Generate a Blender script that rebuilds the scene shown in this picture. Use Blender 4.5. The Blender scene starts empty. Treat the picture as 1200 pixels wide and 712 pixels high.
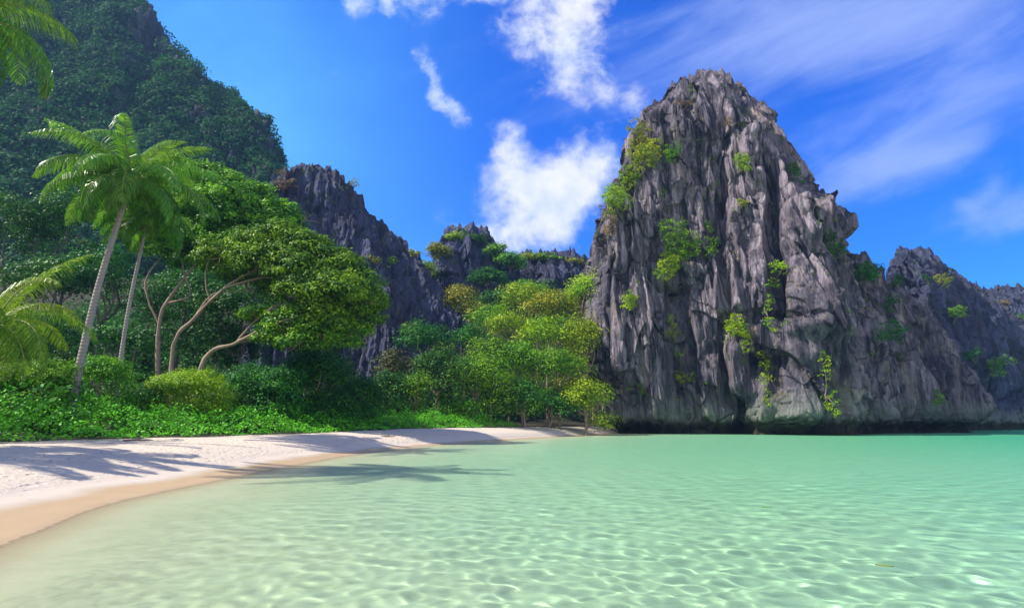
import bpy, math
import numpy as np
from mathutils import Vector
R = math.radians
S = bpy.context.scene
COL = S.collection
rs = np.random.default_rng

# ------------------------------------------------------------------ camera
CAMH, PITCH, FPX = 1.8, R(11.9), 667.0
cd = bpy.data.cameras.new('camera'); cam = bpy.data.objects.new('camera', cd); COL.objects.link(cam)
S.camera = cam
cd.lens = 20.0; cd.sensor_width = 36; cd.clip_start = .1; cd.clip_end = 9000
cam.location = (0, 0, CAMH); cam.rotation_euler = (R(90) + PITCH, 0, 0)

# ------------------------------------------------------------------ light
SUN_EL = R(47)
sd = Vector((-1.0, -.14, 0)).normalized() * math.cos(SUN_EL) + Vector((0, 0, math.sin(SUN_EL)))
ld = bpy.data.lights.new('sun', 'SUN'); sun = bpy.data.objects.new('sun', ld); COL.objects.link(sun)
ld.energy = 5.0; ld.angle = R(.5); ld.color = (1, .93, .81)
sun.rotation_euler = sd.to_track_quat('Z', 'Y').to_euler()
ld.cycles.is_caustics_light = True
S.view_settings.view_transform = 'Standard'; S.view_settings.look = 'None'
S.view_settings.exposure = .75; S.view_settings.gamma = 1
S.cycles.use_denoising = True
S.cycles.max_bounces = 6; S.cycles.diffuse_bounces = 3; S.cycles.glossy_bounces = 3
S.cycles.transmission_bounces = 6; S.cycles.transparent_max_bounces = 8
S.cycles.sample_clamp_indirect = 6


class NT:
    """small helper for node trees"""
    def __init__(s, tree):
        s.t = tree; s.n = tree.nodes; s.l = tree.links
    def node(s, typ, **kw):
        nd = s.n.new(typ)
        for k, v in kw.items(): setattr(nd, k, v)
        return nd
    def put(s, sock, v):
        if v is None: return
        if isinstance(v, bpy.types.NodeSocket): s.l.new(v, sock)
        else: sock.default_value = v
    def m(s, op, a, b=None, c=None, clamp=False):
        nd = s.node('ShaderNodeMath', operation=op); nd.use_clamp = clamp
        for i, v in enumerate((a, b, c)): s.put(nd.inputs[i], v)
        return nd.outputs[0]
    def vm(s, op, a, b=None, sc=None):
        nd = s.node('ShaderNodeVectorMath', operation=op)
        s.put(nd.inputs[0], a); s.put(nd.inputs[1], b)
        if sc is not None: s.put(nd.inputs['Scale'], sc)
        return nd.outputs['Vector'] if op not in ('DOT_PRODUCT', 'LENGTH') else nd.outputs['Value']
    def ramp(s, x, a, b, lo=0.0, hi=1.0, smooth=True):
        nd = s.node('ShaderNodeMapRange'); nd.interpolation_type = 'SMOOTHSTEP' if smooth else 'LINEAR'
        for i, v in enumerate((x, a, b, lo, hi)): s.put(nd.inputs[i], v)
        return nd.outputs[0]
    def mix(s, f, a, b):
        nd = s.node('ShaderNodeMix', data_type='RGBA')
        s.put(nd.inputs[0], f); s.put(nd.inputs[6], a); s.put(nd.inputs[7], b)
        return nd.outputs[2]
    def noise(s, vec, scale, detail=4, rough=.55, dist=0.0):
        nd = s.node('ShaderNodeTexNoise'); s.put(nd.inputs['Vector'], vec)
        s.put(nd.inputs['Scale'], scale); s.put(nd.inputs['Detail'], detail)
        s.put(nd.inputs['Roughness'], rough); s.put(nd.inputs['Distortion'], dist)
        return nd.outputs['Fac']
    def voro(s, vec, scale, feature='F1'):
        nd = s.node('ShaderNodeTexVoronoi', feature=feature); s.put(nd.inputs['Vector'], vec); s.put(nd.inputs['Scale'], scale)
        return nd.outputs['Distance']
    def scl(s, vec, xyz):
        return s.vm('MULTIPLY', vec, xyz)
    def comb(s, x, y, z=0.0):
        nd = s.node('ShaderNodeCombineXYZ')
        for i, v in enumerate((x, y, z)): s.put(nd.inputs[i], v)
        return nd.outputs[0]
    def pos(s):
        return s.node('ShaderNodeNewGeometry').outputs['Position']
    def sep(s, v):
        nd = s.node('ShaderNodeSeparateXYZ'); s.put(nd.inputs[0], v); return nd.outputs
    def bump(s, h, dist, strength=1.0, normal=None):
        nd = s.node('ShaderNodeBump'); s.put(nd.inputs['Height'], h)
        nd.inputs['Distance'].default_value = dist; nd.inputs['Strength'].default_value = strength
        s.put(nd.inputs['Normal'], normal)
        return nd.outputs[0]


def at(px, py, D):
    """world point seen at photo pixel (px, py), D metres ahead"""
    u = (px - 600) / FPX; v = (356 - py) / FPX
    f = math.cos(PITCH) - v * math.sin(PITCH); up = math.sin(PITCH) + v * math.cos(PITCH)
    return np.array([D * u / f, D, CAMH + D * up / f])


def project(P):
    d = P - np.array([0, 0, CAMH])
    fz = d[:, 1] * math.cos(PITCH) + d[:, 2] * math.sin(PITCH)
    vy = -d[:, 1] * math.sin(PITCH) + d[:, 2] * math.cos(PITCH)
    return 600 + FPX * d[:, 0] / fz, 356 - FPX * vy / fz, fz


# ------------------------------------------------------------------ sky
w = bpy.data.worlds.new('World'); S.world = w; w.use_nodes = True
q = NT(w.node_tree); bg = q.n['Background']
sky = q.node('ShaderNodeTexSky'); sky.sky_type = 'NISHITA'; sky.sun_disc = False
sky.sun_elevation = SUN_EL; sky.sun_rotation = math.atan2(sd.x, sd.y)
sky.air_density = 1.0; sky.dust_density = .3; sky.ozone_density = 2.2
hs = q.node('ShaderNodeHueSaturation'); hs.inputs['Saturation'].default_value = 1.35
hs.inputs['Hue'].default_value = .5
q.l.new(sky.outputs[0], hs.inputs['Color'])
tc = q.node('ShaderNodeTexCoord').outputs['Generated']
x, y, z = q.sep(tc)
yy = q.m('ADD', q.m('ABSOLUTE', y), .04)
U = q.m('DIVIDE', x, yy); V = q.m('DIVIDE', z, yy)
base = hs.outputs[0]
tint = q.mix(1.0, base, (.17, .92, 2.15, 1)); tint.node.blend_type = 'MULTIPLY'
uv = q.comb(U, V)
n1 = q.noise(uv, 6.5, 8, .62, .3)
n2 = q.noise(q.vm('ADD', uv, (5, 3, 0)), 3.0, 5, .6)
uvw = q.vm('ADD', uv, q.vm('SCALE', q.vm('SUBTRACT', q.comb(n1, n2), (.5, .5, 0)), None, .16))
Uw, Vw, _ = q.sep(uvw)


def uvof(px, py):
    p = at(px, py, 1.0); return p[0], p[2] - CAMH


def blob(px, py, rx, ry, ang=0.0, amp=1.0):
    """soft elliptical patch of the sky; radii given in photo pixels, centre as a sky direction"""
    cu, cv = uvof(px, py); k = 1 / FPX / (math.cos(PITCH) - (356 - py) / FPX * math.sin(PITCH))
    dx = q.m('SUBTRACT', Uw, cu); dy = q.m('SUBTRACT', Vw, cv)
    c, s_ = math.cos(R(ang)), math.sin(R(ang))
    a = q.m('DIVIDE', q.m('ADD', q.m('MULTIPLY', dx, c), q.m('MULTIPLY', dy, s_)), rx * k)
    b = q.m('DIVIDE', q.m('SUBTRACT', q.m('MULTIPLY', dy, c), q.m('MULTIPLY', dx, s_)), ry * k)
    r2 = q.m('ADD', q.m('MULTIPLY', a, a), q.m('MULTIPLY', b, b))
    return q.m('MULTIPLY', q.m('EXPONENT', q.m('MULTIPLY', r2, -1.0)), amp)


def addup(L):
    s_ = L[0]
    for k in L[1:]: s_ = q.m('ADD', s_, k)
    return s_


thick = addup([blob(648, 10, 56, 60, 0, 1.3), blob(652, 68, 38, 42, 0, 1.05), blob(656, 112, 22, 20, 0, .62), blob(700, 110, 26, 16, -60, .35),
               blob(625, 245, 60, 46, 20, 1.5), blob(598, 190, 20, 26, 0, .8), blob(685, 195, 38, 36, 40, 1.05),
               blob(650, 235, 46, 34, 0, .75), blob(575, 285, 40, 24, 0, .6), blob(742, 130, 22, 26, 0, .72)])
wisp = addup([blob(528, 140, 46, 14, -55, .80), blob(500, 100, 22, 10, -60, .5), blob(405, 20, 34, 10, -60, .5), blob(452, 12, 14, 30, 10, .55),
              blob(555, 15, 14, 20, 0, .6), blob(405, 100, 24, 8, -20, .3), blob(520, 5, 60, 14, 0, .55), blob(480, 25, 70, 26, 10, .72), blob(700, 75, 24, 40, 0, .5), blob(590, 50, 16, 30, 0, .35), blob(515, 80, 40, 26, -40, .35)])
cn = q.noise(q.vm('ADD', uv, (1.7, 9.2, 0)), 11, 9, .62, .2)
cl1 = q.ramp(q.m('ADD', thick, q.m('MULTIPLY', q.m('SUBTRACT', cn, .5), 3.4)), .12, 1.65)
cl2 = q.ramp(q.m('ADD', wisp, q.m('MULTIPLY', q.m('SUBTRACT', cn, .5), 2.8)), .25, 1.3, 0, .8)
cl2 = q.m('MULTIPLY', cl2, q.ramp(wisp, .12, .5)); cl1 = q.m('MULTIPLY', cl1, q.ramp(thick, .06, .3))
# high streaky cirrus to the right
uc, us = math.cos(R(24)), math.sin(R(24))
A_ = q.m('ADD', q.m('MULTIPLY', U, uc), q.m('MULTIPLY', V, us)); B_ = q.m('SUBTRACT', q.m('MULTIPLY', V, uc), q.m('MULTIPLY', U, us))
cirn = q.noise(q.comb(q.m('MULTIPLY', A_, 1.6), q.m('MULTIPLY', B_, 7.0)), 1.7, 9, .6, .35)
cir = addup([blob(1090, 165, 190, 55, 22, .75), blob(1160, 262, 110, 24, 12, .75), blob(900, 45, 280, 90, 15, .95), blob(1090, 60, 200, 70, 20, .6),
             blob(1010, 215, 120, 28, 10, .5), blob(1120, 250, 40, 18, 45, .5)])
cl3 = q.m('MULTIPLY', q.ramp(q.m('ADD', cir, q.m('MULTIPLY', q.m('SUBTRACT', cirn, .5), 1.5)), .2, 1.35), .55)
glow = q.m('MULTIPLY', q.ramp(U, .08, -.62), q.ramp(V, 1.6, .2))
thin = q.m('MULTIPLY', glow, q.m('ADD', .52, q.m('MULTIPLY', q.m('SUBTRACT', n2, .5), .7)), clamp=True)
c0 = q.mix(thin, tint, (2.0, 6.8, 9.0, 1))
c3 = q.mix(cl3, c0, (4.6, 5.8, 9.2, 1))
c2 = q.mix(cl2, c3, (7.0, 7.8, 8.6, 1))
shade = q.ramp(q.noise(q.vm('ADD', uv, (3.1, .7, 0)), 9, 5, .6), .3, .62)
cwhite = q.mix(shade, (5.6, 6.5, 8.3, 1), (8.2, 8.3, 8.5, 1))
c1 = q.mix(cl1, c2, cwhite)
back = q.m('MULTIPLY', q.ramp(y, .0, -.35), q.ramp(q.noise(tc, 2.2, 6, .6, .4), .34, .56))       # unseen bright cloud behind the camera, added as fill to lift the shade
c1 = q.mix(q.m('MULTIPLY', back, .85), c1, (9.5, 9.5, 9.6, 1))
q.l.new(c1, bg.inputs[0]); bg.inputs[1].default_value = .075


# ------------------------------------------------------------------ numpy helpers
def hsh(*a):
    h = np.zeros(np.broadcast(*a).shape, np.uint64) + np.uint64(0x9E3779B97F4A7C15)
    for k in a:
        h = (h ^ (np.asarray(k).astype(np.int64).astype(np.uint64))) * np.uint64(0xBF58476D1CE4E5B9)
        h ^= h >> np.uint64(31)
    h = h * np.uint64(0x94D049BB133111EB); h ^= h >> np.uint64(29)
    return (h >> np.uint64(11)).astype(np.float64) / 2.0**53


def vnoise(x, y, z, seed=0):
    xi, yi, zi = np.floor(x), np.floor(y), np.floor(z)
    fx, fy, fz = x - xi, y - yi, z - zi
    fx, fy, fz = fx*fx*(3-2*fx), fy*fy*(3-2*fy), fz*fz*(3-2*fz)
    o = 0
    for dx in (0, 1):
        for dy in (0, 1):
            for dz in (0, 1):
                o = o + hsh(xi+dx, yi+dy, zi+dz, seed) * (fx if dx else 1-fx) * (fy if dy else 1-fy) * (fz if dz else 1-fz)
    return o * 2 - 1


def fbm(x, y, z, seed=0, oct=4, g=.5):
    o, a, t = 0, 1.0, 0.0
    for k in range(oct):
        o = o + a * vnoise(x, y, z, seed + k * 7); t += a
        x, y, z, a = x * 2.03 + 3.1, y * 2.03 + 1.7, z * 2.03 + 9.2, a * g
    return o / t


def sstep(a, b, x):
    t = np.clip((x - a) / (b - a), 0, 1); return t * t * (3 - 2 * t)


def colfield(s, z, wd, seed, L, sharp=False):
    """stacked tapering flutes standing side by side: 0 in the grooves, up to 1 on the ribs"""
    sp = s / wd + .30 * vnoise(s / (2.5 * wd), z / (1.3 * L), z * 0, seed + 1) + .10 * vnoise(s / wd, z / (.35 * L), z * 0, seed + 2)
    k0 = np.floor(sp); out = np.zeros_like(sp)
    for dk in (-1, 0, 1):
        k = k0 + dk
        zz = z / (L * (.6 + .9 * hsh(k, seed + 11))) + 7 * hsh(k, seed + 12)
        sg = np.floor(zz); f = zz - sg
        c = k + .5 + .7 * (hsh(k, seed) - .5)
        hf = (.5 + .45 * hsh(k, seed + 13)) * (1 - .45 * f**2)
        a = (.25 + .75 * hsh(k, sg, seed + 14)) * (1 - .55 * f**3) * sstep(-.05, .14, f)
        qd = np.abs(sp - c) / hf
        pr = np.clip(1 - qd**1.15, 0, 1)**.8 if sharp else np.clip(1 - qd**(2.0 + 3.0 * hsh(k, seed + 15)), 0, 1)**.55
        out = np.maximum(out, a * pr)
    return out


def cells2(x, y, seed):
    xi, yi = np.floor(x), np.floor(y); f1 = np.full(x.shape, 9.0); hid = np.zeros(x.shape)
    for dx in (-1, 0, 1):
        for dy in (-1, 0, 1):
            cx, cy = xi + dx, yi + dy
            d = np.hypot(cx + hsh(cx, cy, seed) - x, cy + hsh(cx, cy, seed + 1) - y)
            m = d < f1; hid = np.where(m, hsh(cx, cy, seed + 2), hid); f1 = np.where(m, d, f1)
    return f1, hid


def cr(P, n, closed, tpos=None):
    """Catmull-Rom resample of rows of P (k, ..., c) to n rows"""
    k = len(P)
    if tpos is None: tpos = np.arange(n) / n * k if closed else np.linspace(0, k - 1, n)
    i = np.floor(tpos).astype(int)
    if not closed: i = np.minimum(i, k - 2)
    f = (tpos - i).reshape((-1,) + (1,) * (P.ndim - 1))
    g = (lambda j: P[j % k]) if closed else (lambda j: P[np.clip(j, 0, k - 1)])
    a, b, c, d = g(i - 1), g(i), g(i + 1), g(i + 2)
    return .5 * (2*b + (c-a)*f + (2*a-5*b+4*c-d)*f**2 + (3*b-3*c+d-a)*f**3)


def mk(name, V, F, mat, parent=None, smooth=True, tone=None, loc=None):
    """mesh object from arrays: F (n,3) or (n,4)"""
    V = np.asarray(V, np.float32).reshape(-1, 3); F = np.asarray(F, np.int32)
    if loc is not None: V = V - np.asarray(loc, np.float32)
    me = bpy.data.meshes.new(name); k = F.shape[1]
    me.vertices.add(len(V)); me.vertices.foreach_set('co', V.ravel())
    me.loops.add(F.size); me.loops.foreach_set('vertex_index', F.ravel())
    me.polygons.add(len(F)); me.polygons.foreach_set('loop_start', np.arange(len(F), dtype=np.int32) * k)
    me.polygons.foreach_set('use_smooth', np.full(len(F), smooth))
    me.update(calc_edges=True)
    if tone is not None:
        at_ = me.attributes.new('tone', 'FLOAT', 'FACE'); at_.data.foreach_set('value', np.asarray(tone, np.float32))
    me.materials.append(mat)
    o = bpy.data.objects.new(name, me); COL.objects.link(o)
    if parent is not None: o.parent = parent
    if loc is not None: o.location = loc
    return o


def tag(o, label=None, cat=None, group=None, kind=None):
    if label: o['label'] = label
    if cat: o['category'] = cat
    if group: o['group'] = group
    if kind: o['kind'] = kind
    return o


def empty(name, loc):
    o = bpy.data.objects.new(name, None); COL.objects.link(o); o.location = loc; return o


def gridF(nr, nc, wrap=False):
    I = np.arange(nr * nc).reshape(nr, nc)
    if wrap: I = np.concatenate([I, I[:, :1]], 1)
    return np.stack([I[:-1, :-1], I[:-1, 1:], I[1:, 1:], I[1:, :-1]], -1).reshape(-1, 4)


# ------------------------------------------------------------------ materials
def newmat(name):
    m = bpy.data.materials.new(name); m.use_nodes = True
    return m, NT(m.node_tree), m.node_tree.nodes['Principled BSDF']


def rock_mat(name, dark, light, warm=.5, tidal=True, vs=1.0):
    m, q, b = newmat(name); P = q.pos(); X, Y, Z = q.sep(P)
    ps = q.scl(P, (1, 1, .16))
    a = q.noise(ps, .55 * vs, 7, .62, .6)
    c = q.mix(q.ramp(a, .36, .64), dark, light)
    bz = q.noise(q.scl(P, (1, 1, .4)), .075, 4, .6, .8)                        # broad dark zones: shade put into the rock colour by noise
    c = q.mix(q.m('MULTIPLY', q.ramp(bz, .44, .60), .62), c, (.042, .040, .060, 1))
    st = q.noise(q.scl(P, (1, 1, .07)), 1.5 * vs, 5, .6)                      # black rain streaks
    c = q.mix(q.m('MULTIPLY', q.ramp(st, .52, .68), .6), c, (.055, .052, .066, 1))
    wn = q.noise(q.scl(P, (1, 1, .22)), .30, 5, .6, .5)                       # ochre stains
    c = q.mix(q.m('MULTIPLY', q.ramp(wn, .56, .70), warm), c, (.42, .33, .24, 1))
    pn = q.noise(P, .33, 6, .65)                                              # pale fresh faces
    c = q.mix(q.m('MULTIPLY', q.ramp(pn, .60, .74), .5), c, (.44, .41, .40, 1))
    if tidal:
        low = q.m('ADD', Z, q.m('MULTIPLY', q.m('SUBTRACT', q.noise(P, .5, 4), .5), 5.0))
        gr = q.mix(q.noise(q.scl(P, (1, 1, .3)), .9, 5), (.14, .17, .15, 1), (.33, .34, .27, 1))
        c = q.mix(q.ramp(low, 8.5, 3.0, 0, .7), c, gr)
        c = q.mix(q.ramp(low, 3.3, 1.6), c, (.045, .045, .022, 1))
    nz = q.sep(q.node('ShaderNodeNewGeometry').outputs['Normal'])[2]
    mo = q.m('MULTIPLY', q.ramp(nz, .45, .85), q.ramp(q.noise(P, .8, 4), .42, .6))
    c = q.mix(q.m('MULTIPLY', mo, .55), c, (.10, .12, .04, 1))
    q.l.new(c, b.inputs['Base Color']); b.inputs['Roughness'].default_value = .85
    b.inputs['Specular IOR Level'].default_value = .25
    h = q.m('ADD', q.noise(q.scl(P, (1, 1, .11)), 2.4 * vs, 8, .68, .4), q.m('MULTIPLY', q.voro(q.scl(P, (1, 1, .22)), 1.8 * vs), .4))
    q.l.new(q.bump(h, .9 / vs, 1.0), b.inputs['Normal'])
    return m


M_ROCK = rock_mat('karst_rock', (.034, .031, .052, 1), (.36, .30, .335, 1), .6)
M_ROCK_SHADE = rock_mat('karst_rock_shaded', (.020, .026, .060, 1), (.085, .098, .18, 1), .08, True, .7)  # same limestone, with shade put into a darker, bluer colour


def leaf_mat(name, lo, hi, trans=.2, rough=.5):
    m, q, b = newmat(name)
    t = q.node('ShaderNodeAttribute', attribute_name='tone').outputs['Fac']
    c = q.mix(t, lo, hi)
    inf = q.node('ShaderNodeObjectInfo').outputs['Random']
    hsn = q.node('ShaderNodeHueSaturation'); q.l.new(c, hsn.inputs['Color'])
    q.l.new(q.ramp(inf, 0, 1, .487, .513, False), hsn.inputs['Hue'])
    q.l.new(q.ramp(inf, 0, 1, .85, 1.15, False), hsn.inputs['Value'])
    c = hsn.outputs[0]
    q.l.new(c, b.inputs['Base Color']); b.inputs['Roughness'].default_value = rough
    b.inputs['Specular IOR Level'].default_value = .16
    tr = q.node('ShaderNodeBsdfTranslucent'); hs2 = q.mix(1.0, c, (1.25, 1.3, .5, 1)); hs2.node.blend_type = 'MULTIPLY'
    q.l.new(hs2, tr.inputs['Color'])
    mx = q.node('ShaderNodeMixShader'); mx.inputs[0].default_value = trans
    q.l.new(b.outputs[0], mx.inputs[1]); q.l.new(tr.outputs[0], mx.inputs[2])
    q.l.new(mx.outputs[0], q.n['Material Output'].inputs['Surface'])
    return m


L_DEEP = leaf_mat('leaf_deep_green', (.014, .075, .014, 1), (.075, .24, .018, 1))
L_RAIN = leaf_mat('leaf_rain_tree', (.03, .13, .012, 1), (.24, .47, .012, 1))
L_LIME = leaf_mat('leaf_lime', (.10, .24, .010, 1), (.42, .52, .015, 1))
L_GOLD = leaf_mat('leaf_gold', (.12, .21, .012, 1), (.46, .42, .03, 1))
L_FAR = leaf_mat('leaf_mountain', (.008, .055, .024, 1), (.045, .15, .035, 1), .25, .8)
L_VINE = leaf_mat('leaf_beach_vine', (.04, .19, .010, 1), (.17, .46, .015, 1))
L_DRY = leaf_mat('leaf_dry', (.16, .10, .06, 1), (.34, .24, .13, 1))
L_DRYG = leaf_mat('leaf_olive_brown', (.05, .06, .02, 1), (.16, .15, .06, 1))
L_PALM = leaf_mat('palm_leaflet', (.028, .15, .022, 1), (.24, .44, .05, 1), .35, .33)
L_CREV = leaf_mat('leaf_crevice', (.12, .12, .05, 1), (.16, .30, .02, 1))
L_PALMY = leaf_mat('palm_leaflet_yellow', (.07, .20, .012, 1), (.30, .42, .04, 1), .4, .35)


def bark(name, a, b_, rings=0):
    m, q, b = newmat(name); P = q.pos()
    n = q.noise(q.scl(P, (1, 1, .4)), 3.0, 6, .6)
    c = q.mix(n, a, b_); h = n
    if rings:
        zz = q.m('SINE', q.m('MULTIPLY', q.m('ADD', q.sep(P)[2], q.m('MULTIPLY', n, .2)), rings))
        c = q.mix(q.ramp(zz, .55, .95, 0, .25), c, (.12, .09, .07, 1)); h = q.m('ADD', n, q.m('MULTIPLY', zz, .3))
    q.l.new(c, b.inputs['Base Color']); b.inputs['Roughness'].default_value = .9
    q.l.new(q.bump(h, .06, .7), b.inputs['Normal']); return m


B_PALM = bark('palm_bark', (.22, .18, .15, 1), (.44, .38, .33, 1), 26)
B_TREE = bark('tree_bark', (.20, .13, .085, 1), (.42, .31, .21, 1))
B_DARK = bark('dark_bark', (.08, .065, .05, 1), (.20, .16, .12, 1))

# ground (one sheet: beach, jungle floor, seabed)
M_GND, q, b = newmat('ground')
P = q.pos(); X, Y, Z = q.sep(P)
inland = q.node('ShaderNodeAttribute', attribute_name='soil').outputs['Fac']
g1 = q.noise(P, 1.3, 6, .6); g2 = q.noise(P, 55, 4, .7)
dry = q.mix(g1, (.50, .415, .32, 1), (.63, .54, .43, 1))
dry = q.mix(q.ramp(g2, .58, .75, 0, .35), dry, (.36, .27, .22, 1))
deb = q.m('MULTIPLY', q.ramp(q.noise(q.scl(P, (.7, 1, 1)), 3.1, 7, .75), .60, .72), q.ramp(Z, .45, .8))
dry = q.mix(q.m('MULTIPLY', deb, .5), dry, (.25, .19, .16, 1))
wet = q.mix(g1, (.45, .31, .18, 1), (.54, .39, .24, 1))
wz = q.m('ADD', Z, q.m('MULTIPLY', q.m('SUBTRACT', q.noise(P, .35, 5), .5), .16))
c = q.mix(q.ramp(wz, .075, .135), wet, dry)
und = q.mix(q.noise(P, 1.1, 5, .6, .4), (.62, .595, .375, 1), (.79, .76, .49, 1))
c = q.mix(q.ramp(Z, .02, -.10), c, und)
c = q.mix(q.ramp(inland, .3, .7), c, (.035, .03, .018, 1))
q.l.new(c, b.inputs['Base Color']); b.inputs['Specular IOR Level'].default_value = .3
q.l.new(q.ramp(wz, .12, .20, .38, .95), b.inputs['Roughness'])
fp = q.voro(q.vm('ADD', P, q.vm('SCALE', q.comb(g1, g1), None, .3)), 2.2)
hh = q.m('ADD', q.m('MULTIPLY', q.ramp(fp, .12, .34), .9), q.m('MULTIPLY', q.noise(P, 5, 6, .65), 1.2))
hh = q.m('MULTIPLY', hh, q.ramp(wz, .15, .35, .03, 1))
q.l.new(q.bump(hh, .07, .9), b.inputs['Normal'])

# water
M_WAT = bpy.data.materials.new('sea_water'); M_WAT.use_nodes = True
q = NT(M_WAT.node_tree); q.n.clear()
out = q.node('ShaderNodeOutputMaterial')
depth = q.node('ShaderNodeAttribute', attribute_name='depth').outputs['Fac']
P = q.pos()
rf = q.node('ShaderNodeBsdfRefraction'); rf.inputs['IOR'].default_value = 1.33; rf.inputs['Roughness'].default_value = 0
k1 = q.m('EXPONENT', q.m('MULTIPLY', depth, -.62)); k2 = q.m('EXPONENT', q.m('MULTIPLY', depth, -.055)); k3 = q.m('EXPONENT', q.m('MULTIPLY', depth, -.125))
cc = q.node('ShaderNodeCombineColor'); q.l.new(k1, cc.inputs[0]); q.l.new(k2, cc.inputs[1]); q.l.new(k3, cc.inputs[2])
q.l.new(cc.outputs[0], rf.inputs['Color'])
gl = q.node('ShaderNodeBsdfGlossy'); gl.inputs['Roughness'].default_value = .06
wb = q.bump(q.noise(q.scl(P, (1, 1.4, 1)), 4.0, 6, .62), .08, .75)
q.l.new(wb, gl.inputs['Normal'])
fr = q.node('ShaderNodeFresnel'); fr.inputs['IOR'].default_value = 1.33; q.l.new(wb, fr.inputs['Normal'])
mx = q.node('ShaderNodeMixShader'); q.l.new(q.m('MINIMUM', fr.outputs[0], .30), mx.inputs[0])
q.l.new(rf.outputs[0], mx.inputs[1]); q.l.new(gl.outputs[0], mx.inputs[2])
q.l.new(mx.outputs[0], out.inputs['Surface'])

# ------------------------------------------------------------------ ground and water
WL = np.array([(-3., -60), (-3.5, -10), (-5.5, 3), (-7.7, 9.1), (-9.3, 13.8), (-9.6, 18.7), (-9.8, 26), (-9.6, 35), (-8.2, 45),
               (-5.0, 56), (1.0, 71), (8.5, 88), (13.5, 98), (18, 108), (30, 122), (62, 145), (75, 175), (120, 230), (400, 320), (3000, 900)])
WL = np.concatenate([cr(WL[:-3], 160, False), WL[-3:]])


def shore_sd(X, Y):
    """signed distance to the waterline, + on land (left of it)"""
    best = np.full(X.shape, 1e9); sg = np.ones(X.shape)
    for (x0, y0), (x1, y1) in zip(WL[:-1], WL[1:]):
        dx, dy = x1 - x0, y1 - y0; t = np.clip(((X - x0) * dx + (Y - y0) * dy) / (dx*dx + dy*dy), 0, 1)
        ex, ey = X - (x0 + t * dx), Y - (y0 + t * dy); d = np.hypot(ex, ey)
        m = d < best - 1e-9; best = np.where(m, d, best)
        sg = np.where(m, np.sign(dx * ey - dy * ex), sg)
    return best * sg


def ground_z(X, Y):
    s = shore_sd(X, Y)
    zm = 1.0 + .45 * sstep(30, 85, Y)
    sl = np.maximum(s, 0); land = zm * (1 - np.exp(-sl / (5.0 - 1.5 * sstep(30, 60, Y)))) * (.32 + .68 * sstep(0, 5 - 2.5 * sstep(30, 60, Y), sl))
    soil = sstep(0, 1, (s - (13.2 - 4.2 * sstep(28, 50, Y) - 1.5 * sstep(60, 90, Y))) / 1.2)
    hill = 26 * sstep(112, 190, Y - .25 * X) * sstep(6, 30, s) + 14 * sstep(28, 90, s) * sstep(20, 60, Y) + 1.2 * sstep(14, 30, s)
    land = land + hill + .07 * fbm(X / 3, Y / 3, X * 0, 5, 3) * sstep(2, 6, s)
    o = np.maximum(-s, 0)
    sea = -(.62 * (1 - np.exp(-o / 9)) + .010 * o + .9 * sstep(25, 90, o) + 1.8 * sstep(50, 170, o) + 2.0 * sstep(150, 400, o))
    sea = sea + .05 * fbm(X / 2.2, Y / 2.2, X * 0, 9, 3) * sstep(0, 3, o)
    return np.where(s > 0, land + .018, sea - .018), s, soil


def axis(a, b, fine, lo, hi, grow=1.12):
    c = list(np.arange(a, b, fine)); st = fine
    while c[-1] < hi: st *= grow; c.append(c[-1] + st)
    st = fine
    while c[0] > lo: st *= grow; c.insert(0, c[0] - st)
    return np.array(c)


gx = axis(-36, 22, .14, -3500, 3500); gy = axis(2, 105, .18, -600, 4000)
GX, GY = np.meshgrid(gx, gy, indexing='xy')
GZ, GS, GSOIL = ground_z(GX, GY)
GO = mk('ground', np.stack([GX, GY, GZ], -1), gridF(len(gy), len(gx)), M_GND)
a_ = GO.data.attributes.new('soil', 'FLOAT', 'POINT'); a_.data.foreach_set('value', GSOIL.ravel().astype(np.float32))
tag(GO, kind='structure'); GO.cycles.is_caustics_receiver = True


def gz(x, y):
    return float(ground_z(np.array([float(x)]), np.array([float(y)]))[0][0])


nr, na = 900, 1800
r = np.concatenate([1.5 * np.exp(np.linspace(0, np.log(110), nr)), 165 * np.exp(np.linspace(.12, np.log(22), 40))])
a = np.linspace(R(-54), R(54), na)
RR, AA = np.meshgrid(r, a, indexing='ij'); X = RR * np.sin(AA); Y = RR * np.cos(AA)
rng = rs(3); Z = np.zeros_like(X)
sp = np.maximum(RR * .0053, RR * R(108) / na)
for i in range(56):
    lam = .12 * 2**(rng.random() * 2.9); th = rng.normal(-1.75, .75); k = 2 * np.pi / lam
    Z += .0041 * lam**1.12 * np.clip((lam / sp - 3) / 4, 0, 1) * np.sin(k * (X * np.cos(th) + Y * np.sin(th)) + rng.random() * 6.28)
dpt = np.maximum(-ground_z(X, Y)[0], 0)
Z *= sstep(.02, .3, dpt)
WO = mk('water', np.stack([X, Y, Z], -1), gridF(*X.shape), M_WAT)
a_ = WO.data.attributes.new('depth', 'FLOAT', 'POINT'); a_.data.foreach_set('value', dpt.ravel().astype(np.float32))
tag(WO, kind='structure'); WO.cycles.is_caustics_caster = True


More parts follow.
